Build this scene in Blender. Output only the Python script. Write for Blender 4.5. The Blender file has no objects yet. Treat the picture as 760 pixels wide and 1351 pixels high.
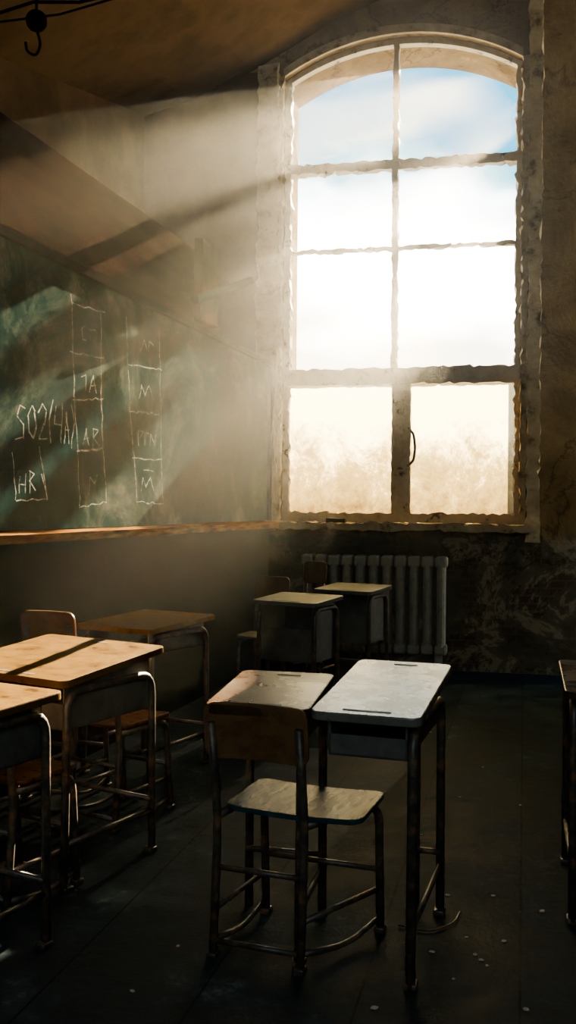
import bpy, bmesh, math, random
from mathutils import Vector, Matrix
random.seed(7)
S=bpy.context.scene
COL=S.collection
H=1.32
# ------------------------------------------------------------ materials
def nt(name):
    m=bpy.data.materials.new(name); m.use_nodes=True
    return m,m.node_tree.nodes,m.node_tree.links,m.node_tree.nodes['Principled BSDF']
def ramp(N,stops):
    r=N.new('ShaderNodeValToRGB'); e=r.color_ramp.elements
    while len(e)<len(stops): e.new(0.5)
    for i,(p,c) in enumerate(stops):
        e[i].position=p; e[i].color=(c[0],c[1],c[2],1) if len(c)==3 else c
    return r
def noise(N,L,scale,detail=6,rough=.6,vec=None,stretch=None,dist=0):
    tc=N.new('ShaderNodeTexCoord'); n=N.new('ShaderNodeTexNoise')
    n.inputs['Scale'].default_value=scale; n.inputs['Detail'].default_value=detail; n.inputs['Roughness'].default_value=rough; n.inputs['Distortion'].default_value=dist
    src=tc.outputs['Object']
    if stretch:
        mp=N.new('ShaderNodeMapping'); mp.inputs['Scale'].default_value=stretch
        L.new(src,mp.inputs[0]); src=mp.outputs[0]
    L.new(src,n.inputs['Vector']); return n
def mixc(N,L,fac,a,b,mode='MIX'):
    mx=N.new('ShaderNodeMix'); mx.data_type='RGBA'; mx.blend_type=mode
    if isinstance(fac,(int,float)): mx.inputs[0].default_value=fac
    else: L.new(fac,mx.inputs[0])
    for i,c in ((6,a),(7,b)):
        if isinstance(c,tuple): mx.inputs[i].default_value=(*c,1)
        else: L.new(c,mx.inputs[i])
    return mx.outputs[2]
def simple(name,stops,scale=5,rough=.6,metal=0,bump=.2,bscale=30,stretch=None,rvar=None,spec=.5,coat=0):
    m,N,L,b=nt(name)
    n=noise(N,L,scale,8,.65,stretch=stretch); r=ramp(N,stops)
    L.new(n.outputs['Fac'],r.inputs[0]); L.new(r.outputs[0],b.inputs['Base Color'])
    b.inputs['Roughness'].default_value=rough; b.inputs['Metallic'].default_value=metal
    b.inputs['Specular IOR Level'].default_value=spec; b.inputs['Coat Weight'].default_value=coat; b.inputs['Coat Roughness'].default_value=.2
    n2=noise(N,L,bscale,8,.7,stretch=stretch)
    if bump:
        bp=N.new('ShaderNodeBump'); bp.inputs['Strength'].default_value=bump; bp.inputs['Distance'].default_value=.01
        L.new(n2.outputs['Fac'],bp.inputs['Height']); L.new(bp.outputs[0],b.inputs['Normal'])
    if rvar:
        rr=ramp(N,[(0.35,(rvar[0],)*3),(0.65,(rvar[1],)*3)]); L.new(n.outputs['Fac'],rr.inputs[0]); L.new(rr.outputs[0],b.inputs['Roughness'])
    return m
def plaster(name,low_z=1.12,patches=True):
    m,N,L,b=nt(name)
    n=noise(N,L,1.1,12,.66,dist=.4)
    up=ramp(N,[(.32,(.055,.033,.010)),(.45,(.13,.083,.029)),(.56,(.20,.134,.052)),(.63,(.11,.068,.023)),(.75,(.17,.112,.042))])
    L.new(n.outputs['Fac'],up.inputs[0])
    n2=noise(N,L,2.0,12,.66,dist=.6)
    lo=ramp(N,[(.40,(.038,.032,.019)),(.5,(.060,.051,.031)),(.545,(.080,.068,.042)),(.56,(.17,.14,.088)),(.60,(.14,.115,.07)),(.615,(.055,.045,.027)),(.7,(.07,.058,.034))])
    L.new(n2.outputs['Fac'],lo.inputs[0])
    g=N.new('ShaderNodeNewGeometry'); sx=N.new('ShaderNodeSeparateXYZ'); L.new(g.outputs['Position'],sx.inputs[0])
    ad=N.new('ShaderNodeMath'); ad.operation='MULTIPLY_ADD'; L.new(n2.outputs['Fac'],ad.inputs[0]); ad.inputs[1].default_value=.5; L.new(sx.outputs[2],ad.inputs[2])
    st=N.new('ShaderNodeMapRange'); L.new(ad.outputs[0],st.inputs[0]); st.inputs[1].default_value=low_z+.2; st.inputs[2].default_value=low_z+.28
    out=mixc(N,L,st.outputs[0],lo.outputs[0],up.outputs[0])
    n4=noise(N,L,5,10,.72); fk=ramp(N,[(.37,(.50,.45,.38)),(.41,(1,1,1)),(.61,(1,1,1)),(.65,(1.5,1.42,1.28))]); L.new(n4.outputs['Fac'],fk.inputs[0])
    out=mixc(N,L,1.0,out,fk.outputs[0],'MULTIPLY')
    tcc=N.new('ShaderNodeTexCoord'); vd=N.new('ShaderNodeTexVoronoi'); vd.feature='DISTANCE_TO_EDGE'; vd.inputs['Scale'].default_value=.8
    vm=N.new('ShaderNodeVectorMath'); vm.operation='MULTIPLY_ADD'; L.new(n2.outputs['Color'],vm.inputs[0]); vm.inputs[1].default_value=(.6,.6,.6); L.new(tcc.outputs['Object'],vm.inputs[2]); L.new(vm.outputs[0],vd.inputs['Vector'])
    cr=ramp(N,[(.004,(.2,.15,.1)),(.012,(1,1,1))]); L.new(vd.outputs['Distance'],cr.inputs[0])
    out=mixc(N,L,.6,out,cr.outputs[0],'MULTIPLY')
    if patches:
        tc=N.new('ShaderNodeTexCoord'); mp=N.new('ShaderNodeMapping'); mp.inputs['Rotation'].default_value=(math.pi/2,0,0); L.new(tc.outputs['Object'],mp.inputs[0])
        br=N.new('ShaderNodeTexBrick'); L.new(mp.outputs[0],br.inputs['Vector']); br.inputs['Scale'].default_value=4
        br.inputs['Color1'].default_value=(.05,.030,.018,1); br.inputs['Color2'].default_value=(.030,.019,.012,1); br.inputs['Mortar'].default_value=(.065,.052,.035,1)
        br.inputs['Mortar Size'].default_value=.03
        n3=noise(N,L,2.2,12,.8,dist=.5); pr=ramp(N,[(.54,(0,0,0)),(.57,(1,1,1))]); L.new(n3.outputs['Fac'],pr.inputs[0])
        inv=N.new('ShaderNodeMapRange'); L.new(sx.outputs[2],inv.inputs[0]); inv.inputs[1].default_value=1.2; inv.inputs[2].default_value=1.0
        mm=N.new('ShaderNodeMath'); mm.operation='MULTIPLY'; L.new(pr.outputs[0],mm.inputs[0]); L.new(inv.outputs[0],mm.inputs[1])
        out=mixc(N,L,mm.outputs[0],out,mixc(N,L,1.0,br.outputs['Color'],fk.outputs[0],'MULTIPLY'))
    L.new(out,b.inputs['Base Color']); b.inputs['Roughness'].default_value=.85; b.inputs['Specular IOR Level'].default_value=.0
    hs=N.new('ShaderNodeMath'); hs.operation='MULTIPLY_ADD'; L.new(n4.outputs['Fac'],hs.inputs[0]); hs.inputs[1].default_value=.30; L.new(n2.outputs['Fac'],hs.inputs[2])
    bp=N.new('ShaderNodeBump'); bp.inputs['Strength'].default_value=.5; bp.inputs['Distance'].default_value=.05
    L.new(hs.outputs[0],bp.inputs['Height']); L.new(bp.outputs[0],b.inputs['Normal'])
    return m
M={}
M['wall']=plaster('peeling_plaster')
M['wall2']=plaster('aged_plaster',patches=False)
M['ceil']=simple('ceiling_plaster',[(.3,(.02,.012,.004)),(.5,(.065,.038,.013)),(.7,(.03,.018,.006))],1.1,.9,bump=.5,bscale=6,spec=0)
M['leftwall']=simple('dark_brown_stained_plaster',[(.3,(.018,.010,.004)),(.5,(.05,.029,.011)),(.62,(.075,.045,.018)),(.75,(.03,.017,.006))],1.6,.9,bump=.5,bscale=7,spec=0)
M['part']=simple('dark_wall_paint',[(.35,(.0008,.0022,.003)),(.6,(.0025,.0045,.0052))],3,.8,bump=.3,bscale=12,spec=0)
M['trim']=simple('chipped_cream_plaster',[(.35,(.07,.042,.014)),(.44,(.30,.225,.11)),(.6,(.42,.335,.185)),(.68,(.17,.115,.05))],5,.8,bump=.8,bscale=18,spec=.1)
M['frame']=simple('chipped_cream_window_paint',[(.35,(.07,.042,.015)),(.41,(.40,.32,.18)),(.7,(.54,.45,.28))],9,.6,bump=.8,bscale=30,spec=.2)
M['panel']=simple('dark_brown_panel',[(.3,(.007,.0038,.0026)),(.6,(.019,.0105,.0068))],2,.6,bump=.15,bscale=20,stretch=(1,1,6),spec=0)
M['postwood']=simple('worn_brown_post_wood',[(.3,(.012,.006,.0025)),(.6,(.032,.016,.007))],4,.7,bump=.3,bscale=20,stretch=(4,4,1),spec=0)
M['metal']=simple('worn_dark_enamel_steel',[(.4,(.016,.014,.011)),(.54,(.05,.039,.025)),(.64,(.16,.075,.026))],22,.42,.0,.15,60)
M['box']=simple('grey_steel_book_box',[(.35,(.03,.032,.027)),(.6,(.09,.088,.07))],8,.5,.1,.1,40)
M['ochre']=simple('ochre_worn_wood',[(.33,(.022,.008,.0003)),(.42,(.074,.034,.0006)),(.6,(.102,.050,.0010)),(.70,(.038,.016,.0004))],7,.5,0,.12,30,stretch=(1.4,2.2,1),rvar=(.45,.6),spec=.02)
M['grey']=simple('scuffed_grey_laminate',[(.30,(.04,.034,.024)),(.40,(.085,.078,.062)),(.7,(.12,.112,.092))],9,.3,0,.10,30,rvar=(.20,.34),spec=.6)
M['fargrey']=simple('dusty_grey_desktop',[(.3,(.045,.048,.043)),(.6,(.082,.092,.085))],7,.5,0,.1,30,spec=.10)
M['brown']=simple('scuffed_brown_laminate',[(.3,(.014,.005,.001)),(.48,(.040,.017,.0035)),(.7,(.045,.030,.015))],6,.3,0,.12,30,rvar=(.20,.40),spec=.10)
M['chairwood']=simple('varnished_plywood',[(.3,(.03,.010,.001)),(.55,(.09,.036,.005)),(.75,(.13,.056,.010))],5,.35,0,.1,30,stretch=(1.5,8,2),rvar=(.25,.45),spec=.2)
M['blueseat']=simple('blue_grey_seat_painted_sheen',[(.40,(.006,.028,.036)),(.60,(.012,.042,.050)),(.72,(.05,.095,.10))],6,.3,0,.2,20,stretch=(5,1,1),rvar=(.18,.32),spec=.04)  # blue sheen and streaks of reflected light put into the seat colour
M['backwood']=simple('dark_backrest_plywood',[(.3,(.05,.022,.007)),(.6,(.14,.066,.022))],5,.45,0,.1,30,stretch=(1.5,8,2),spec=.2)
M['farback']=simple('dim_orange_plywood',[(.3,(.03,.013,.004)),(.6,(.075,.036,.013))],5,.5,0,.1,30,spec=.1)
M['dark']=simple('dark_recess',[(.4,(.003,.0025,.002)),(.6,(.008,.006,.004))],20,.7,0,0)
M['iron']=simple('cast_iron_radiator_paint',[(.3,(.07,.062,.045)),(.45,(.21,.20,.15)),(.7,(.30,.29,.22))],10,.6,0,.3,35,spec=.2)
M['tray']=simple('raw_wood_tray',[(.35,(.025,.008,.001)),(.5,(.12,.045,.006)),(.65,(.20,.09,.018))],5,.7,0,.4,40,stretch=(9,1,9),spec=0)
M['bframe']=simple('dark_board_frame',[(.3,(.003,.0025,.002)),(.6,(.009,.0075,.006))],8,.6,0,.1,30,spec=0)
M['flake']=simple('plaster_flake_white',[(.3,(.20,.17,.13)),(.6,(.5,.46,.38))],20,.8,0,.3,30)
M['bark']=simple('sun_blocker_bark',[(.3,(.03,.02,.012)),(.6,(.08,.055,.035))],8,.9,0,.5,20)
M['leaf']=simple('sun_blocker_foliage',[(.3,(.015,.04,.008)),(.6,(.05,.10,.02))],6,.7,0,.6,9,spec=.2)
def floor_mat():
    m,N,L,b=nt('worn_dark_floorboards')
    tc=N.new('ShaderNodeTexCoord'); mp=N.new('ShaderNodeMapping'); mp.inputs['Rotation'].default_value=(0,0,math.radians(90+14)); L.new(tc.outputs['Object'],mp.inputs[0])
    br=N.new('ShaderNodeTexBrick'); L.new(mp.outputs[0],br.inputs['Vector']); br.inputs['Scale'].default_value=1
    br.inputs['Brick Width'].default_value=3.6; br.inputs['Row Height'].default_value=.42; br.inputs['Mortar Size'].default_value=.004
    br.inputs['Color1'].default_value=(.0150,.0240,.0295,1); br.inputs['Color2'].default_value=(.0110,.0175,.0215,1); br.inputs['Mortar'].default_value=(.004,.005,.006,1)
    n=noise(N,L,2.6,12,.78); r=ramp(N,[(.35,(.35,.35,.35)),(.53,(1,1,1)),(.60,(1.9,1.8,1.65)),(.66,(5,4.7,4.2))]); L.new(n.outputs['Fac'],r.inputs[0])
    L.new(mixc(N,L,1.0,br.outputs['Color'],r.outputs[0],'MULTIPLY'),b.inputs['Base Color'])
    rr=ramp(N,[(.35,(.35,)*3),(.65,(.7,)*3)]); L.new(n.outputs['Fac'],rr.inputs[0]); L.new(rr.outputs[0],b.inputs['Roughness'])
    b.inputs['Specular IOR Level'].default_value=.012
    n2=noise(N,L,14,8,.7)
    bp=N.new('ShaderNodeBump'); bp.inputs['Strength'].default_value=.4; bp.inputs['Distance'].default_value=.01
    L.new(n2.outputs['Fac'],bp.inputs['Height']); L.new(bp.outputs[0],b.inputs['Normal']); return m
M['floor']=floor_mat()
def board_mat():
    m,N,L,b=nt('chalk_smeared_green_board')
    n=noise(N,L,1.5,10,.72,dist=.7); r=ramp(N,[(.36,(.003,.012,.013)),(.50,(.008,.018,.017)),(.58,(.030,.040,.033)),(.72,(.085,.090,.072))])
    L.new(n.outputs['Fac'],r.inputs[0])
    n6=noise(N,L,6,12,.85,dist=.8); r6=ramp(N,[(.35,(.6,.6,.6)),(.65,(1.7,1.7,1.65))]); L.new(n6.outputs['Fac'],r6.inputs[0])
    L.new(mixc(N,L,1.0,r.outputs[0],r6.outputs[0],'MULTIPLY'),b.inputs['Base Color']); b.inputs['Roughness'].default_value=.6; b.inputs['Specular IOR Level'].default_value=0
    return m
M['board']=board_mat()
def chalk():
    m,N,L,b=nt('white_chalk'); b.inputs['Roughness'].default_value=.95; b.inputs['Specular IOR Level'].default_value=0
    n=noise(N,L,35,5,.8); r=ramp(N,[(.40,(.04,.055,.05)),(.55,(.38,.38,.33))]); L.new(n.outputs['Fac'],r.inputs[0]); L.new(r.outputs[0],b.inputs['Base Color']); return m
M['chalk']=chalk()
def glass_mat(name,lo,hi,stops,scale,grad=False):
    m,N,L,b=nt(name); N.remove(b); out=N['Material Output']
    tr=N.new('ShaderNodeBsdfTransparent'); tl=N.new('ShaderNodeBsdfTranslucent')
    n=noise(N,L,scale,10,.75); r=ramp(N,[(.35,(lo,)*3),(.7,(hi,)*3)]); L.new(n.outputs['Fac'],r.inputs[0])
    src=n.outputs['Fac']
    if grad:
        g=N.new('ShaderNodeNewGeometry'); sx=N.new('ShaderNodeSeparateXYZ'); L.new(g.outputs['Position'],sx.inputs[0])
        mr=N.new('ShaderNodeMapRange'); L.new(sx.outputs[2],mr.inputs[0]); mr.inputs[1].default_value=1.2; mr.inputs[2].default_value=2.4; mr.inputs[4].default_value=.60
        n5=noise(N,L,3.2,12,.85,stretch=(1,1,.8),dist=.3)
        md=N.new('ShaderNodeMath'); md.operation='MULTIPLY_ADD'; L.new(n5.outputs['Fac'],md.inputs[0]); md.inputs[1].default_value=1.2; L.new(mr.outputs[0],md.inputs[2])
        src=md.outputs[0]
    rc=ramp(N,stops); L.new(src,rc.inputs[0]); L.new(rc.outputs[0],tl.inputs[0])
    mx=N.new('ShaderNodeMixShader'); L.new(r.outputs[0],mx.inputs[0]); L.new(tr.outputs[0],mx.inputs[1]); L.new(tl.outputs[0],mx.inputs[2])
    L.new(mx.outputs[0],out.inputs[0]); return m
M['glass']=glass_mat('dusty_clear_glass',.001,.006,[(0,(.9,.88,.8)),(1,(.9,.88,.8))],3)
M['frost']=glass_mat('grimy_translucent_glass',.985,.999,[(.48,(.016,.008,.001)),(.60,(.038,.024,.005)),(.80,(.088,.066,.023)),(1.0,(.36,.32,.20))],2.5,True)

# ------------------------------------------------------------ mesh helpers
def tag(o,kind=None,label=None,cat=None,group=None):
    if kind:o['kind']=kind
    if label:o['label']=label
    if cat:o['category']=cat
    if group:o['group']=group
def obj(name,bm,mat=None,parent=None,smooth=False,loc=None,rotz=None,kind=None,label=None,cat=None):
    me=bpy.data.meshes.new(name); bmesh.ops.recalc_face_normals(bm,faces=bm.faces); bm.to_mesh(me); bm.free()
    if smooth:
        for p in me.polygons: p.use_smooth=True
    o=bpy.data.objects.new(name,me); COL.objects.link(o)
    if mat: me.materials.append(M[mat])
    if parent: o.parent=parent
    if loc is not None: o.location=loc
    if rotz is not None: o.rotation_euler[2]=rotz
    tag(o,kind,label,cat); return o
def empty(name,loc,rotz=0,label=None,cat=None,group=None):
    o=bpy.data.objects.new(name,None); COL.objects.link(o); o.location=loc; o.rotation_euler[2]=rotz; o.empty_display_size=.1
    tag(o,None,label,cat,group); return o
def addbox(bm,x0,x1,y0,y1,z0,z1,bev=0,mtx=None):
    r=bmesh.ops.create_cube(bm,size=1); vs=r['verts']
    for v in vs:
        v.co=Vector(((x0+x1)/2+v.co.x*(x1-x0),(y0+y1)/2+v.co.y*(y1-y0),(z0+z1)/2+v.co.z*(z1-z0)))
    if bev:
        es=list({e for v in vs for e in v.link_edges})
        bmesh.ops.bevel(bm,geom=es,offset=bev,segments=2,profile=.5,affect='EDGES')
    return vs
def ragged(bm,x0,x1,y0,y1,z0,z1,amp=.006,step=.06):
    """timber or plaster bar with chipped uneven edges"""
    nx=max(1,int((x1-x0)/step)); nz=max(1,int((z1-z0)/step)); 
    tb=bmesh.new(); bmesh.ops.create_cube(tb,size=1)
    for v in tb.verts: v.co=Vector(((x0+x1)/2+v.co.x*(x1-x0),(y0+y1)/2+v.co.y*(y1-y0),(z0+z1)/2+v.co.z*(z1-z0)))
    if nx>=nz:
        for i in range(1,nx): bmesh.ops.bisect_plane(tb,geom=tb.verts[:]+tb.edges[:]+tb.faces[:],plane_co=(x0+(x1-x0)*i/nx,0,0),plane_no=(1,0,0))
    else:
        for i in range(1,nz): bmesh.ops.bisect_plane(tb,geom=tb.verts[:]+tb.edges[:]+tb.faces[:],plane_co=(0,0,z0+(z1-z0)*i/nz),plane_no=(0,0,1))
    for v in tb.verts: v.co+=Vector((random.uniform(-1,1),random.uniform(-.3,.3),random.uniform(-1,1)))*amp*(1.6 if random.random()<.15 else .8)
    me=bpy.data.meshes.new('t'); tb.to_mesh(me); tb.free(); bm.from_mesh(me); bpy.data.meshes.remove(me)
def fillet(pts,r,n=5):
    pts=[Vector(p) for p in pts]; out=[pts[0]]
    for i in range(1,len(pts)-1):
        a,b,c=pts[i-1],pts[i],pts[i+1]; d1=(a-b); d2=(c-b); rr=min(r,d1.length*.45,d2.length*.45)
        p=b+d1.normalized()*rr; q=b+d2.normalized()*rr
        for k in range(n+1):
            t=k/n; out.append(p*(1-t)**2+b*2*t*(1-t)+q*t*t)
    out.append(pts[-1]); return out
def tube(bm,pts,r,fr=.05,seg=10):
    P=fillet(pts,fr) if fr else [Vector(p) for p in pts]
    t0=(P[1]-P[0]).normalized(); u=t0.orthogonal().normalized(); rings=[]
    for i,p in enumerate(P):
        t=((P[min(i+1,len(P)-1)]-P[max(i-1,0)])).normalized()
        u=(u-t*u.dot(t)).normalized(); w=t.cross(u)
        rings.append([bm.verts.new(p+(u*math.cos(2*math.pi*k/seg)+w*math.sin(2*math.pi*k/seg))*r) for k in range(seg)])
    for a,b in zip(rings,rings[1:]):
        for k in range(seg): bm.faces.new((a[k],a[(k+1)%seg],b[(k+1)%seg],b[k]))
    bm.faces.new(rings[0]); bm.faces.new(rings[-1])
def slab(bm,w,l,t,rad,bend=0,mtx=Matrix.Identity(4),bev=.004,nseg=8):
    pts=[]
    for cx,cy,a0 in ((w/2-rad,l/2-rad,0),(-w/2+rad,l/2-rad,90),(-w/2+rad,-l/2+rad,180),(w/2-rad,-l/2+rad,270)):
        for k in range(6):
            a=math.radians(a0+90*k/5); pts.append((cx+rad*math.cos(a),cy+rad*math.sin(a)))
    tb=bmesh.new(); vs=[tb.verts.new((x,y,0)) for x,y in pts]; f=tb.faces.new(vs)
    r=bmesh.ops.extrude_face_region(tb,geom=[f])
    for v in r['geom']:
        if isinstance(v,bmesh.types.BMVert): v.co.z=-t
    es=[e for e in tb.edges if abs(e.verts[0].co.z-e.verts[1].co.z)<1e-6]
    bmesh.ops.bevel(tb,geom=es,offset=bev,segments=2,profile=.5,affect='EDGES')
    if bend:
        for i in range(1,nseg): bmesh.ops.bisect_plane(tb,geom=tb.verts[:]+tb.edges[:]+tb.faces[:],plane_co=(-w/2+w*i/nseg,0,0),plane_no=(1,0,0))
        for v in tb.verts: v.co.z+=bend*(v.co.x/(w/2))**2
    bmesh.ops.transform(tb,matrix=mtx,verts=tb.verts)
    me=bpy.data.meshes.new('t'); tb.to_mesh(me); tb.free(); bm.from_mesh(me); bpy.data.meshes.remove(me)

# ------------------------------------------------------------ camera
cd=bpy.data.cameras.new('camera'); cam=bpy.data.objects.new('camera',cd); COL.objects.link(cam); S.camera=cam
cd.sensor_width=36; cd.lens=1250/1351*36; cd.clip_start=.02
cam.location=(0,0,H)
cam.rotation_mode='QUATERNION'
cam.rotation_quaternion=(Matrix.Rotation(math.radians(90),4,'X') @ Matrix.Rotation(math.radians(.5),4,'Z')).to_quaternion()
cd.shift_y=-7.5/1351

# ------------------------------------------------------------ room frames
A=math.radians(12); OB=(-.062,7.976)
def back(name,bm,mat,**k): return obj(name,bm,mat,loc=(OB[0],OB[1],0) if not k.get('parent') else None,rotz=-A if not k.get('parent') else None,**k)
BL=math.atan(.29); CB=(-.16,8.0)
W,ZS,ZC,Z0=1.953,4.92,5.20,1.19
def arch(s):
    R=((W/2)**2+(ZC-ZS)**2)/(2*(ZC-ZS)); return ZC-R+math.sqrt(max(0,R*R-(s-W/2)**2))
TH=.62; TOP=6.6; S0,S1=-1.45,3.6
bm=bmesh.new()
ss=[W*i/24 for i in range(25)]
def quad(bm,*p): bm.faces.new([bm.verts.new(q) for q in p])
for n in (0,TH):
    quad(bm,(S0,n,-.1),(0,n,-.1),(0,n,TOP),(S0,n,TOP)); quad(bm,(W,n,-.1),(S1,n,-.1),(S1,n,TOP),(W,n,TOP))
    quad(bm,(0,n,-.1),(W,n,-.1),(W,n,Z0),(0,n,Z0))
    for a,b in zip(ss,ss[1:]): quad(bm,(a,n,arch(a)),(b,n,arch(b)),(b,n,TOP),(a,n,TOP))
for a,b in zip(ss,ss[1:]): quad(bm,(a,0,arch(a)),(b,0,arch(b)),(b,TH,arch(b)),(a,TH,arch(a)))
quad(bm,(0,0,Z0),(0,TH,Z0),(0,TH,ZS),(0,0,ZS)); quad(bm,(W,0,Z0),(W,TH,Z0),(W,TH,ZS),(W,0,ZS)); quad(bm,(0,0,Z0),(W,0,Z0),(W,TH,Z0),(0,TH,Z0))
quad(bm,(S0,0,TOP),(S1,0,TOP),(S1,TH,TOP),(S0,TH,TOP)); quad(bm,(S0,0,-.1),(S0,TH,-.1),(S0,TH,TOP),(S0,0,TOP)); quad(bm,(S1,0,-.1),(S1,TH,-.1),(S1,TH,TOP),(S1,0,TOP)); quad(bm,(S0,0,-.1),(S1,0,-.1),(S1,TH,-.1),(S0,TH,-.1))
bmesh.ops.remove_doubles(bm,verts=bm.verts,dist=1e-5)
wb=back('wall_back',bm,'wall',kind='structure')
# plaster surround
bm=bmesh.new()
ragged(bm,-.21,-.035,-.07,0.0,1.12,5.02,.014,.05); ragged(bm,-.035,.0,-.035,0.0,1.19,ZS,.014,.04)
ragged(bm,W,W+.05,-.04,.0,1.19,ZS,.014,.04); ragged(bm,W+.05,W+.15,-.07,.0,1.05,5.5,.014,.05)
for i in range(24):
    a,b=ss[i],ss[i+1]
    z1,z2=arch(a),arch(b)
    v=[bm.verts.new(p) for p in ((a,-.03,z1),(b,-.03,z2),(b,-.03,z2+.07),(a,-.03,z1+.07),(a,0,z1),(b,0,z2),(b,0,z2+.07),(a,0,z1+.07))]
    for f in ((0,1,2,3),(0,1,5,4),(3,2,6,7)): bm.faces.new([v[k] for k in f])
back('trim_1',bm,'trim',kind='structure')
bm=bmesh.new(); ragged(bm,-.15,W+.13,-.16,.10,1.13,1.19,.012,.05); back('trim_2',bm,'trim',kind='structure',label='crumbling cream window sill')
# window
bm=bmesh.new(); y0,y1=.06,.13
ragged(bm,0,.055,y0,y1,1.19,ZS,.012,.04); ragged(bm,W-.045,W,y0,y1,1.19,ZS,.012,.04)
ragged(bm,.91,.96,y0-.01,y1,2.4,ZC-.005,.010,.04); ragged(bm,.925,1.02,y0-.01,y1,1.19,2.4,.007,.04)
ragged(bm,0,W,y0-.005,y1,4.12,4.20,.013,.04); ragged(bm,0,W,y0-.02,y1,2.335,2.475,.009,.04)
ragged(bm,.05,W-.04,y0+.01,y1-.02,3.452,3.483,.012,.035); ragged(bm,0,W,y0,y1,1.19,1.27,.011,.04)
ragged(bm,1.02,1.08,y0-.03,y1,1.2,2.34,.005,.04)
for i in range(24):
    a,b=ss[i],ss[i+1]; z1,z2=arch(a),arch(b); t=.05
    v=[bm.verts.new(p) for p in ((a,y0,z1-t),(b,y0,z2-t),(b,y0,z2),(a,y0,z1),(a,y1,z1-t),(b,y1,z2-t),(b,y1,z2),(a,y1,z1))]
    for f in ((0,1,2,3),(0,1,5,4),(3,2,6,7),(4,5,6,7)): bm.faces.new([v[k] for k in f])
win=back('window_1',bm,'frame',kind='structure',label='tall arched window with chipped cream frame')
def pane(s0,s1,z0,z1,mat,archtop=False):
    bm=bmesh.new()
    if archtop:
        pts=[(s0+(s1-s0)*i/10) for i in range(11)]
        bm.faces.new([bm.verts.new((s0,.095,z0)),bm.verts.new((s1,.095,z0))]+[bm.verts.new((s,.095,arch(s)-.03)) for s in reversed(pts)])
    else: quad(bm,(s0,.095,z0),(s1,.095,z0),(s1,.095,z1),(s0,.095,z1))
    obj('window_pane',bm,mat,parent=win,label='grimy translucent pane' if mat=='frost' else 'dusty clear pane')
pane(.05,.915,4.195,0,'glass',True); pane(.955,W-.04,4.195,0,'glass',True)
pane(.05,.915,3.48,4.125,'glass'); pane(.955,W-.04,3.48,4.125,'glass')
pane(.05,.915,2.47,3.455,'glass'); pane(.955,W-.04,2.47,3.455,'glass')
pane(.05,.93,1.265,2.34,'frost'); pane(1.075,W-.04,1.265,2.34,'frost')
bm=bmesh.new(); tube(bm,[(1.06,.02,1.66),(1.11,-.02,1.70),(1.125,-.04,1.8),(1.11,-.02,1.92),(1.06,.02,1.97)],.011,.03)
obj('window_handle',bm,'dark',parent=win,smooth=True,label='dark bow-shaped metal handle')
# floor, walls
bm=bmesh.new(); addbox(bm,-5,5,-3,9.2,-.1,0); obj('floor',bm,'floor',kind='structure')
def part(name,bm,mat,**k): return obj(name,bm,mat,loc=(CB[0],CB[1],0),rotz=-BL,**k)
bm=bmesh.new(); addbox(bm,-.14,0,-10.6,.02,0,2.50); part('wall_partition',bm,'part',kind='structure')
bm=bmesh.new(); addbox(bm,-.14,.03,-10.6,-1.62,2.535,3.02,.006); part('wall_panel',bm,'panel',label='long brown wooden panel mounted above the blackboard',cat='wall panel')
bm=bmesh.new(); addbox(bm,-1.3,-1.13,-11,.3,0,6.6); part('wall_left',bm,'leftwall',kind='structure')
bm=bmesh.new(); addbox(bm,3.35,3.5,-10.6,-.4,0,6.6); obj('wall_right',bm,'wall2',loc=(CB[0],CB[1],0),rotz=-A,kind='structure')
bm=bmesh.new(); addbox(bm,-4.6,4.2,-2.3,-2.1,0,6.6); obj('wall_front',bm,'wall2',kind='structure')
bm=bmesh.new(); ragged(bm,-.58,-.21,-.05,0,2.3,4.97,.008,.15); back('trim_3',bm,'leftwall',kind='structure')
bm=bmesh.new(); addbox(bm,-1.40,-.585,-.02,0,0,4.9); back('wall_dimming_sheet',bm,'leftwall',kind='structure')  # thin dark cover added to dim the bright patch of back wall
# vaulted ceiling
bm=bmesh.new(); prof=[(-1.6,4.55),(-1.28,4.70),(-.8,4.82),(-.25,5.03),(.4,5.36),(1,5.58),(2,5.82),(3.7,5.95)]
def cz(s):
    for (a,za),(b,zb) in zip(prof,prof[1:]):
        if s<=b: return za+(zb-za)*max(0,(s-a))/(b-a)
    return prof[-1][1]
ns,nm=40,30; g=[]
for i in range(ns+1):
    s=-1.6+5.3*i/ns; row=[]
    for j in range(nm+1):
        mdist=-.2+10.8*j/nm; left=max(0,min(1,(1.2-s)/2.5)); z=cz(s)-.24*min(max(mdist,0),3.0)*left
        row.append(bm.verts.new((s-.075*mdist,-mdist,z)))
    g.append(row)
for i in range(ns):
    for j in range(nm): bm.faces.new((g[i][j],g[i+1][j],g[i+1][j+1],g[i][j+1]))
r=bmesh.ops.extrude_face_region(bm,geom=bm.faces[:])
for v in r['geom']:
    if isinstance(v,bmesh.types.BMVert): v.co.z+=.25
back('ceiling',bm,'ceil',kind='structure',smooth=False)

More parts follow.
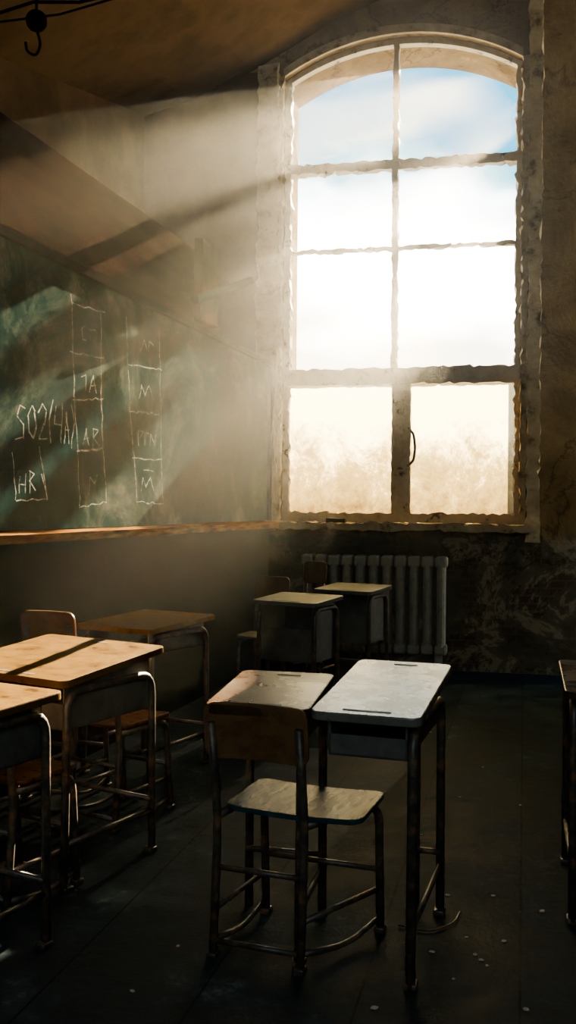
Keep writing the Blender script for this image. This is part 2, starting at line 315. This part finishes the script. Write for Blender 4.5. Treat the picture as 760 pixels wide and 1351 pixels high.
# ------------------------------------------------------------ blackboard
bb=empty('blackboard',(CB[0],CB[1],0),-BL,'long dark green chalkboard with boxed chalk notes and wooden ledge','blackboard')
bm=bmesh.new(); addbox(bm,.001,.02,-6.6,-.06,1.20,2.50); obj('board_surface',bm,'board',parent=bb)
bm=bmesh.new(); addbox(bm,.001,.045,-6.64,-.03,2.485,2.53,.004); addbox(bm,.001,.045,-.13,-.03,1.17,2.485,.004); addbox(bm,.001,.045,-6.64,-6.6,1.17,2.485,.004); obj('board_frame',bm,'bframe',parent=bb)
bm=bmesh.new(); ragged(bm,.001,.13,-6.64,-.02,1.145,1.19,.009,.08)
for v in bm.verts: v.co.z+=random.uniform(-.004,.004)
obj('chalk_ledge',bm,'tray',parent=bb,label='worn raw wood chalk ledge')
def bq(px,py):
    u=(px-380)/1250; q=(-.16-8*u)/(.2785-.9604*u); y=8-.9604*q
    return (-q,H+(668-py)*y/1250)
bm=bmesh.new()
def stroke(pts,w=.009):
    w*=.58
    P=[Vector((0,*bq(*p))) for p in pts]
    for a,b in zip(P,P[1:]):
        n=max(1,int((b-a).length/.04)); j=Vector((0,0,0))
        for i in range(n):
            p=a.lerp(b,i/n)+j; j=Vector((0,random.uniform(-.007,.007),random.uniform(-.007,.007))); q=a.lerp(b,(i+1)/n)+j; d=(q-p)
            if d.length<1e-5: continue
            s=Vector((0,-d.z,d.y)).normalized()*w*random.uniform(.25,.65); x=.0205+random.uniform(0,.0003)
            quad(bm,(x,p.y-s.y,p.z-s.z),(x,q.y-s.y,q.z-s.z),(x,q.y+s.y,q.z+s.z),(x,p.y+s.y,p.z+s.z))
stroke([(88,402),(92,525),(97,600),(101,672)]); stroke([(126,415),(128,530),(131,597),(136,664)])
stroke([(86,390),(88,402),(132,416)]); stroke([(86,466),(130,474)]); stroke([(90,530),(130,528)]); stroke([(96,598),(132,594)],.016); stroke([(100,672),(136,664)])
stroke([(160,420),(166,545),(172,605),(176,664)]); stroke([(204,436),(207,545),(208,610),(211,664)])
stroke([(162,482),(208,490)]); stroke([(166,545),(206,548)]); stroke([(170,606),(209,608)]); stroke([(176,664),(212,666)])
stroke([(10,600),(16,664),(58,662),(50,628)]); stroke([(46,592),(52,628),(58,662)])
stroke([(106,432),(101,436),(102,450),(108,452)]); stroke([(112,452),(112,438),(119,438),(120,452)]);
stroke([(101,500),(107,496),(108,518)]); stroke([(112,520),(117,498),(121,520)]);stroke([(113,512),(120,512)])
stroke([(104,590),(108,568),(112,590)]); stroke([(105,582),(111,582)]); stroke([(117,592),(117,568),(124,571),(118,580),(126,592)])
stroke([(112,655),(114,632),(120,640),(124,628)])
stroke([(179,465),(184,450),(188,466)]); stroke([(190,466),(191,452),(197,458)])
stroke([(178,528),(181,510),(186,524),(191,510),(196,528)])
stroke([(178,590),(177,570),(184,572),(179,580)]); stroke([(186,590),(186,572),(191,574)]); stroke([(193,590),(194,574),(199,588),(201,573)])
stroke([(182,650),(184,632),(188,644),(194,632),(199,650)]); stroke([(185,622),(198,624)])
stroke([(20,654),(20,630)]); stroke([(20,642),(28,642)]); stroke([(28,654),(28,628)]); stroke([(34,654),(33,624),(40,628),(34,638),(41,652)])
stroke([(27,542),(20,538),(16,552),(25,562),(24,580),(14,582)],.013)
stroke([(36,538),(31,552),(32,572),(38,582),(42,566),(40,546),(36,538)],.013)
stroke([(44,548),(50,536),(55,546),(52,562),(45,582),(57,580)],.013)
stroke([(64,530),(59,556),(62,588)],.012); stroke([(68,538),(66,562),(74,562)],.012); stroke([(76,534),(75,588)],.012)
stroke([(79,588),(82,546),(86,588)],.012); stroke([(80,570),(86,570)],.012); stroke([(88,536),(92,562),(88,594)],.011)
obj('chalk_writing',bm,'chalk',parent=bb,label='hand-drawn white chalk boxes and letters')

root=empty('wooden_post',(CB[0],CB[1],0),-BL,'short dark wooden post with a thin stick through it','post')
bm=bmesh.new(); ragged(bm,.05,.10,-1.84,-1.54,2.535,3.07,.010,.07); obj('post_board',bm,'postwood',parent=root)
bm=bmesh.new(); tube(bm,[(.14,-2.06,2.62),(.15,-1.65,2.76),(.16,-1.02,2.98)],.028,0); obj('stick',bm,'bframe',parent=root)

# ------------------------------------------------------------ radiator
rad=empty('radiator',(OB[0],OB[1],0),-A,'old cream cast iron radiator under the window sill','radiator')
bm=bmesh.new(); 
tube(bm,[(0,0,.14),(0,0,.20),(0,-.0,.86),(0,0,.93)],.036,0,12); tube(bm,[(0,-.07,.16),(0,-.075,.22),(0,-.075,.84),(0,-.07,.90)],.037,0,12)
addbox(bm,-.050,.050,-.11,.03,.15,.23,.02); addbox(bm,-.050,.050,-.11,.03,.84,.93,.02); addbox(bm,-.012,.012,-.07,0,.2,.86)
first=None
for i in range(11):
    if first is None:
        first=obj('radiator_section',bm,'iron',parent=rad,smooth=False); o=first
    else:
        o=first.copy(); COL.objects.link(o); o.parent=rad
    o.location=(.27+.108*i,-.10,0)
bm=bmesh.new(); addbox(bm,.24,.30,-.13,-.07,.0,.16,.005); obj('radiator_foot',bm,'iron',parent=rad)
bm=bmesh.new(); addbox(bm,1.30,1.36,-.13,-.07,.0,.16,.005); obj('radiator_foot',bm,'iron',parent=rad)

# ------------------------------------------------------------ furniture
def desk(x,y,yaw,w,l,hn,hf,mat,label,leftin=.03,rightin=.03,group=None,leftfar=False,dp=.10):
    root=empty('school_desk',(x,y,0),math.radians(yaw),label,'desk',group)
    tilt=math.atan2(hf-hn,l); mt=Matrix.Translation((0,0,(hn+hf)/2))@Matrix.Rotation(tilt,4,'X')
    bm=bmesh.new(); slab(bm,w,l/math.cos(tilt),.026,.03,mtx=mt); obj('desktop',bm,mat,parent=root)
    bm=bmesh.new()
    slab(bm,w*.44,.012,.002,.005,mtx=mt@Matrix.Translation((0,-l/2+.035,.0012)),bev=.0005)
    obj('pencil_groove',bm,'dark',parent=root,label='dark pencil groove')
    bm=bmesh.new()
    slab(bm,.08,.012,.002,.005,mtx=mt@Matrix.Translation((.01,l/2-.045,.0012)),bev=.0005)
    obj('pencil_groove',bm,'dark',parent=root,label='dark pencil groove')
    bw=w/2-.045; bt=hn-.03; bm=bmesh.new(); t=.006; bd=l/2-.05
    hb=lambda yy:(hn+hf)/2+yy*math.tan(tilt)-.028
    addbox(bm,-bw,bw,-bd,bd,bt-dp,bt-dp+.006); 
    for xx in (-bw,bw-t): 
        vs=addbox(bm,xx,xx+t,-bd,bd,bt-dp,bt)
        for v in vs:
            if v.co.z>bt-.01: v.co.z=hb(v.co.y)
    vs=addbox(bm,-bw,bw,bd-t,bd,bt-dp,bt)
    for v in vs:
        if v.co.z>bt-.01: v.co.z=hb(v.co.y)
    addbox(bm,-bw,bw,-bd,-bd+t,bt-dp,bt-dp*.4)
    obj('book_box',bm,'box',parent=root)
    r=.014; zt=hn-.045
    def fr(xx,full=True):
        bm=bmesh.new()
        if full:
            ya,yb=-l/2+.05,l/2-.05
            tube(bm,[(xx,ya-.01,0),(xx,ya,zt),(xx,yb,zt+.0),(xx,yb+.01,0)],r,.07)
            for yy in (ya,yb):
                addbox(bm,xx-.018,xx+.018,yy-.022,yy+.022,0,.018,.004)
        else:
            tube(bm,[(xx,l/2-.02,0),(xx,l/2-.02,zt)],r,0)
        obj('leg_frame',bm,'metal',parent=root,smooth=True)
        if full:
            bm=bmesh.new(); tube(bm,[(xx,-l/2+.05,.16),(xx,l/2-.05,.16)],.010,0); obj('stretcher',bm,'metal',parent=root,smooth=True)
    fr(w/2-rightin); fr(-w/2+leftin,not leftfar)
    bm=bmesh.new(); tube(bm,[(-w/2+leftin,l/2-.05,.20),(w/2-rightin,l/2-.05,.20)],.010,0); obj('stretcher',bm,'metal',parent=root,smooth=True)
    return root
def chair(x,y,yaw,w,d,sh,bt,label,bh=.17,seatmat='chairwood',backmat='chairwood',bw=None,boff=0):
    root=empty('school_chair',(x,y,0),math.radians(yaw),label,'chair')
    bw=bw or w
    bm=bmesh.new(); slab(bm,w,d,.016,.04,bend=.008,mtx=Matrix.Translation((0,0,sh))); obj('seat',bm,seatmat,parent=root)
    bm=bmesh.new(); lean=.045
    mt=Matrix.Translation((boff,-d/2-lean+.01,bt-bh/2))@Matrix.Rotation(math.radians(98),4,'X')
    slab(bm,bw+.01,bh,.014,.035,bend=.02,mtx=mt); obj('backrest',bm,backmat,parent=root)
    r=.013; xs=w/2-.02; xb=bw/2-.02
    for sx in (-1,1):
        xr=sx*xb+boff
        bm=bmesh.new(); tube(bm,[(xr,-d/2-.03,0),(xr,-d/2+.0,sh-.03),(xr,-d/2-.060,bt-.06)],r,.12); addbox(bm,xr-.016,xr+.016,-d/2-.05,-d/2-.01,0,.02,.005); obj('leg',bm,'metal',parent=root,smooth=True)
        bm=bmesh.new(); tube(bm,[(xr,-d/2,sh-.028),(sx*xs,d/2-.02,sh-.028),(sx*xs,d/2+.01,0)],r,.06); addbox(bm,sx*xs-.016,sx*xs+.016,d/2-.01,d/2+.03,0,.02,.005); obj('leg',bm,'metal',parent=root,smooth=True)
        bm=bmesh.new(); tube(bm,[(xr,-d/2-.02,.14),(sx*xs,d/2,.14)],.009,0); obj('stretcher',bm,'metal',parent=root,smooth=True)
        bm=bmesh.new(); tube(bm,[(xr,-d/2-.02,.05),(xr*.4+sx*xs*.6,.0,.02),(sx*xs,d/2,.05)],.009,.08); obj('runner',bm,'metal',parent=root,smooth=True)
    for yy,zz,x0,x1 in ((-d/2-.01,.26,-xb+boff,xb+boff),(d/2-.005,.20,-xs,xs),(-d/2-.025,.05,-xb+boff,xb+boff)):
        bm=bmesh.new(); tube(bm,[(x0,yy,zz),(x1,yy,zz)],.009,0); obj('stretcher',bm,'metal',parent=root,smooth=True)
    return root
desk(.305,2.88,-18,.315,.60,.75,.805,'grey','single school desk with a scuffed grey silvery top',leftin=.20,rightin=.03,leftfar=True)
desk(-.04,2.915,-13,.31,.43,.745,.775,'brown','single school desk with a scuffed brown top and orange edge',leftfar=True)
chair(.065,2.86,-20,.42,.30,.435,.755,'school chair with painted-sheen blue-grey seat and dark plywood backrest',seatmat='blueseat',backmat='backwood',bw=.31,boff=-.09)
desk(-.87,3.565,-31,.62,.55,.725,.78,'ochre','sunlit ochre school desk standing next to the chalkboard wall',dp=.15)
desk(-1.048,2.77,-28,.60,.50,.745,.76,'ochre','ochre school desk partly in shadow beside a sunlit desk',dp=.15)
desk(-.70,4.75,-29,.46,.56,.74,.76,'ochre','ochre school desk behind the sunlit desk below the chalkboard')
chair(-.70,4.04,-31,.30,.32,.42,.74,'plywood school chair between two ochre desks')
chair(-.99,4.34,-20,.27,.26,.44,.85,'plywood school chair against the chalkboard wall')
chair(-.92,3.24,-31,.32,.28,.42,.72,'plywood school chair behind the shadowed ochre desk')
desk(.07,5.93,-29,.45,.40,.74,.76,'fargrey','small grey-topped school desk near the radiator',group='far desks',dp=.34)
desk(.47,6.75,-29,.45,.40,.74,.76,'fargrey','small grey-topped school desk directly before the radiator',group='far desks',dp=.34)
chair(-.18,6.48,156,.26,.26,.44,.83,'orange plywood school chair near the corner',backmat='farback',seatmat='box')
chair(.15,7.14,156,.18,.22,.44,.90,'plywood school chair close to the radiator',backmat='farback',seatmat='box')
desk(1.22,3.22,-14,.55,.62,.745,.75,'brown','school desk with brown top standing alone by the aisle')

# ------------------------------------------------------------ small things
lamp=empty('ceiling_lamp',(-1.10,4.0,3.23),0,'dark broken ceiling lamp hanging from two rods','lamp')
bm=bmesh.new(); tube(bm,[(-.3,.1,.17),(.0,.02,.22),(.2,.0,.21),(.52,-.05,.26)],.007,0); tube(bm,[(-.3,.16,.19),(.1,.08,.20),(.52,.0,.28)],.005,0); tube(bm,[(.35,0,.24),(.35,0,1.0)],.005,0); obj('lamp_bar',bm,'bframe',parent=lamp,smooth=True)
bm=bmesh.new(); bmesh.ops.create_uvsphere(bm,u_segments=16,v_segments=10,radius=.045,matrix=Matrix.Translation((.02,0,.13))); tube(bm,[(.02,0,.17),(.02,.0,1.1)],.006,0); obj('lamp_head',bm,'bframe',parent=lamp,smooth=True)
bm=bmesh.new(); tube(bm,[(.02,0,.1),(.04,0,.03),(.02,0,-.02),(-.02,0,.0),(-.025,0,.04)],.006,.03); obj('lamp_hook',bm,'bframe',parent=lamp,smooth=True)
bm=bmesh.new(); ragged(bm,.41,.57,-.13,-.08,1.19,1.225,.003,.05); back('small_box',bm,'dark',label='small dark box lying on the window sill',cat='box')
bm=bmesh.new(); tube(bm,[(.36,2.98,.006),(.45,2.93,.006),(.54,3.0,.006),(.57,3.08,.006)],.003,.08,6); obj('floor_wire',bm,'metal',label='thin dark wire lying on the floor',cat='wire')
fl=None
for i,(px,py) in enumerate([(640,1265),(632,1258),(582,1000),(604,1290),(560,1100),(655,1180),(690,1060),(500,1330),(240,1250),(180,1310),(620,1235),(700,1330),(570,965),(648,1272),(610,1050),(670,1240),(595,1180),(720,1200),(640,1010),(575,1255)]):
    d=1250*H/(py-668); x=(px-380)*d/1250
    if fl is None:
        bm=bmesh.new(); bmesh.ops.create_icosphere(bm,subdivisions=1,radius=.014)
        for v in bm.verts: v.co=Vector((v.co.x*random.uniform(.6,1.3),v.co.y*random.uniform(.6,1.3),v.co.z*.25+.004))
        fl=obj('plaster_flake',bm,'flake'); o=fl
    else: o=fl.copy(); COL.objects.link(o)
    o.location=(x,d,0); o.rotation_euler[2]=i*1.3; o.scale=(random.uniform(.4,.9),)*3
    tag(o,None,'small pale plaster flake lying on the floor','debris','plaster flakes on the floor')

# ------------------------------------------------------------ unseen foliage added outside to block sun and streak the shafts
SUN=Vector((.40,1,.5)); T=15.0
def tp(X,Z,dt=0): return Vector((X+.4*(T+dt),7.65+T+dt,Z+.5*(T+dt)))
sun_blocker=empty('sun_blocker',(9.6,7.65+T,0),0,'unseen leafy sun blocker added outside the window','sun_blocker')
bm=bmesh.new()
def br(pts,r): tube(bm,[Vector(p)-Vector((9.6,7.65+T,0)) for p in pts],r,.4,8)
br([(9.6,22.65,0),(9.4,22.6,5),(9.3,22.7,9.5),(8.8,22.7,12.6)],.16)
for X,Z in ((1.5,2.7),(1.7,3.9),(.9,4.5),(.2,4.2),(.3,3.5)): br([(9.35,22.7,8.6+.3*Z),tp((X+3)/2,Z-.1),tp(X,Z)],.035)
obj('sun_blocker_trunk',bm,'bark',parent=sun_blocker)
rr=random.Random(11)
bm=bmesh.new(); blobs=[(1.42,2.70,.30),(1.72,2.66,.30),(1.95,2.8,.3),(1.30,2.55,.2),(1.93,3.12,.2)]
for X,Z,r_ in [(.10,4.75,.18),(.60,4.60,.22),(.28,4.08,.18),(1.15,4.95,.20),(1.20,4.25,.24),(1.72,4.75,.2),(1.80,4.0,.24),(.75,3.85,.14),(.02,3.62,.15),(1.35,3.65,.18),(.42,3.42,.09),(1.85,3.4,.12),(.16,3.22,.10),(.06,2.85,.13)]: blobs.append((X,Z,r_))
for X,Z,r_ in blobs:
    for k in range(3):
        c0=tp(X+rr.uniform(-.3,.3)*r_,Z+rr.uniform(-.3,.3)*r_,rr.uniform(-.1,.1))-Vector((9.6,7.65+T,0))
        res=bmesh.ops.create_icosphere(bm,subdivisions=2,radius=r_*rr.uniform(.75,1.0),matrix=Matrix.Translation(c0))
        for v in res['verts']: v.co=c0+(v.co-c0)*rr.uniform(.75,1.25)
fo=obj('sun_blocker_foliage',bm,'leaf',parent=sun_blocker); fo['kind']='stuff'

# ------------------------------------------------------------ light
sd=bpy.data.lights.new('sun','SUN'); sd.energy=165; sd.angle=math.radians(.2); sd.color=(1,.79,.46)
sun=bpy.data.objects.new('sun',sd); COL.objects.link(sun)
sun.rotation_euler=SUN.to_track_quat('Z','Y').to_euler(); sun.location=(5,12,8)
# added cool fill light behind the viewer, lifting the dark interior
ad=bpy.data.lights.new('cool_fill_light','AREA'); ad.shape='RECTANGLE'; ad.size=1.8; ad.size_y=2.2; ad.energy=48; ad.color=(.74,.93,1)
ao=bpy.data.objects.new('cool_fill_light',ad); COL.objects.link(ao); ao.location=(-.1,-1.7,2.7)
ao.rotation_euler=(Vector((-.1,-1.7,2.7))-Vector((1.0,4,.2))).to_track_quat('Z','Y').to_euler()
pd=bpy.data.lights.new('window_portal','AREA'); pd.shape='RECTANGLE'; pd.size=1.98; pd.size_y=4.1; pd.cycles.is_portal=True
po=bpy.data.objects.new('window_portal',pd); COL.objects.link(po)
c=Vector((OB[0],OB[1],0))+Vector((math.cos(A),-math.sin(A),0))*(W/2)+Vector((math.sin(A),math.cos(A),0))*(TH+.02); c.z=3.2
po.location=c; po.rotation_euler=Vector((math.sin(A),math.cos(A),0)).to_track_quat('Z','Y').to_euler()
w=bpy.data.worlds.new('sky'); S.world=w; w.use_nodes=True; N=w.node_tree.nodes; L=w.node_tree.links; bg=N['Background']
tc=N.new('ShaderNodeTexCoord'); sx=N.new('ShaderNodeSeparateXYZ'); L.new(tc.outputs['Generated'],sx.inputs[0])
mp=N.new('ShaderNodeMapping'); mp.inputs['Scale'].default_value=(1,1,2.5); mp.inputs['Rotation'].default_value=(0,.5,0); L.new(tc.outputs['Generated'],mp.inputs[0])
nz=N.new('ShaderNodeTexNoise'); nz.inputs['Scale'].default_value=4.5; nz.inputs['Detail'].default_value=8; L.new(mp.outputs[0],nz.inputs[0])
ma=N.new('ShaderNodeMath'); ma.operation='MULTIPLY_ADD'; L.new(nz.outputs['Fac'],ma.inputs[0]); ma.inputs[1].default_value=-.30; L.new(sx.outputs[2],ma.inputs[2])
r=ramp(N,[(0.0,(9,8,6)),(.08,(23,22.5,21)),(.150,(9,10.5,11)),(.174,(.8,3.2,4.1)),(.200,(.01,1.6,2.6)),(1,(.01,.25,.7))]); L.new(ma.outputs[0],r.inputs[0])
L.new(r.outputs[0],bg.inputs[0]); bg.inputs[1].default_value=1.0
# dusty air : thickened in front of the window to imitate bloom, thinning towards the camera and the floor
bm=bmesh.new(); addbox(bm,-4.8,4.8,-2.8,8.95,-.05,6.55)
hz=obj('dusty_air',bm,None,kind='stuff',label='thin dusty air filling the whole room',cat='dust')
m,N,L,b=nt('dust_haze'); N.remove(b); v=N.new('ShaderNodeVolumeScatter'); v.inputs['Anisotropy'].default_value=.6; v.inputs['Color'].default_value=(1,.94,.79,1)
try: m.cycles.volume_step_rate=2.0
except Exception: pass
g=N.new('ShaderNodeNewGeometry'); sx=N.new('ShaderNodeSeparateXYZ'); L.new(g.outputs['Position'],sx.inputs[0])
mr=N.new('ShaderNodeMapRange'); L.new(sx.outputs[1],mr.inputs[0]); mr.inputs[1].default_value=2.6; mr.inputs[2].default_value=6.5; mr.inputs[3].default_value=.0; mr.inputs[4].default_value=.0085
mz=N.new('ShaderNodeMapRange'); L.new(sx.outputs[2],mz.inputs[0]); mz.inputs[1].default_value=.7; mz.inputs[2].default_value=1.8; mz.inputs[3].default_value=.5; mz.inputs[4].default_value=1
mu=N.new('ShaderNodeMath'); mu.operation='MULTIPLY'; L.new(mr.outputs[0],mu.inputs[0]); L.new(mz.outputs[0],mu.inputs[1])
vs=N.new('ShaderNodeVectorMath'); vs.operation='SUBTRACT'; L.new(g.outputs['Position'],vs.inputs[0]); vs.inputs[1].default_value=(1.0,7.5,3.3)
vc=N.new('ShaderNodeVectorMath'); vc.operation='MULTIPLY'; L.new(vs.outputs[0],vc.inputs[0]); vc.inputs[1].default_value=(1,.9,.6)
vl=N.new('ShaderNodeVectorMath'); vl.operation='LENGTH'; L.new(vc.outputs[0],vl.inputs[0])
mw=N.new('ShaderNodeMapRange'); L.new(vl.outputs['Value'],mw.inputs[0]); mw.inputs[1].default_value=.3; mw.inputs[2].default_value=1.5; mw.inputs[3].default_value=.034; mw.inputs[4].default_value=0
mwa=N.new('ShaderNodeMath'); mwa.operation='ADD'; L.new(mu.outputs[0],mwa.inputs[0]); L.new(mw.outputs[0],mwa.inputs[1])
L.new(mwa.outputs[0],v.inputs['Density'])
L.new(v.outputs[0],N['Material Output'].inputs['Volume']); hz.data.materials.append(m)
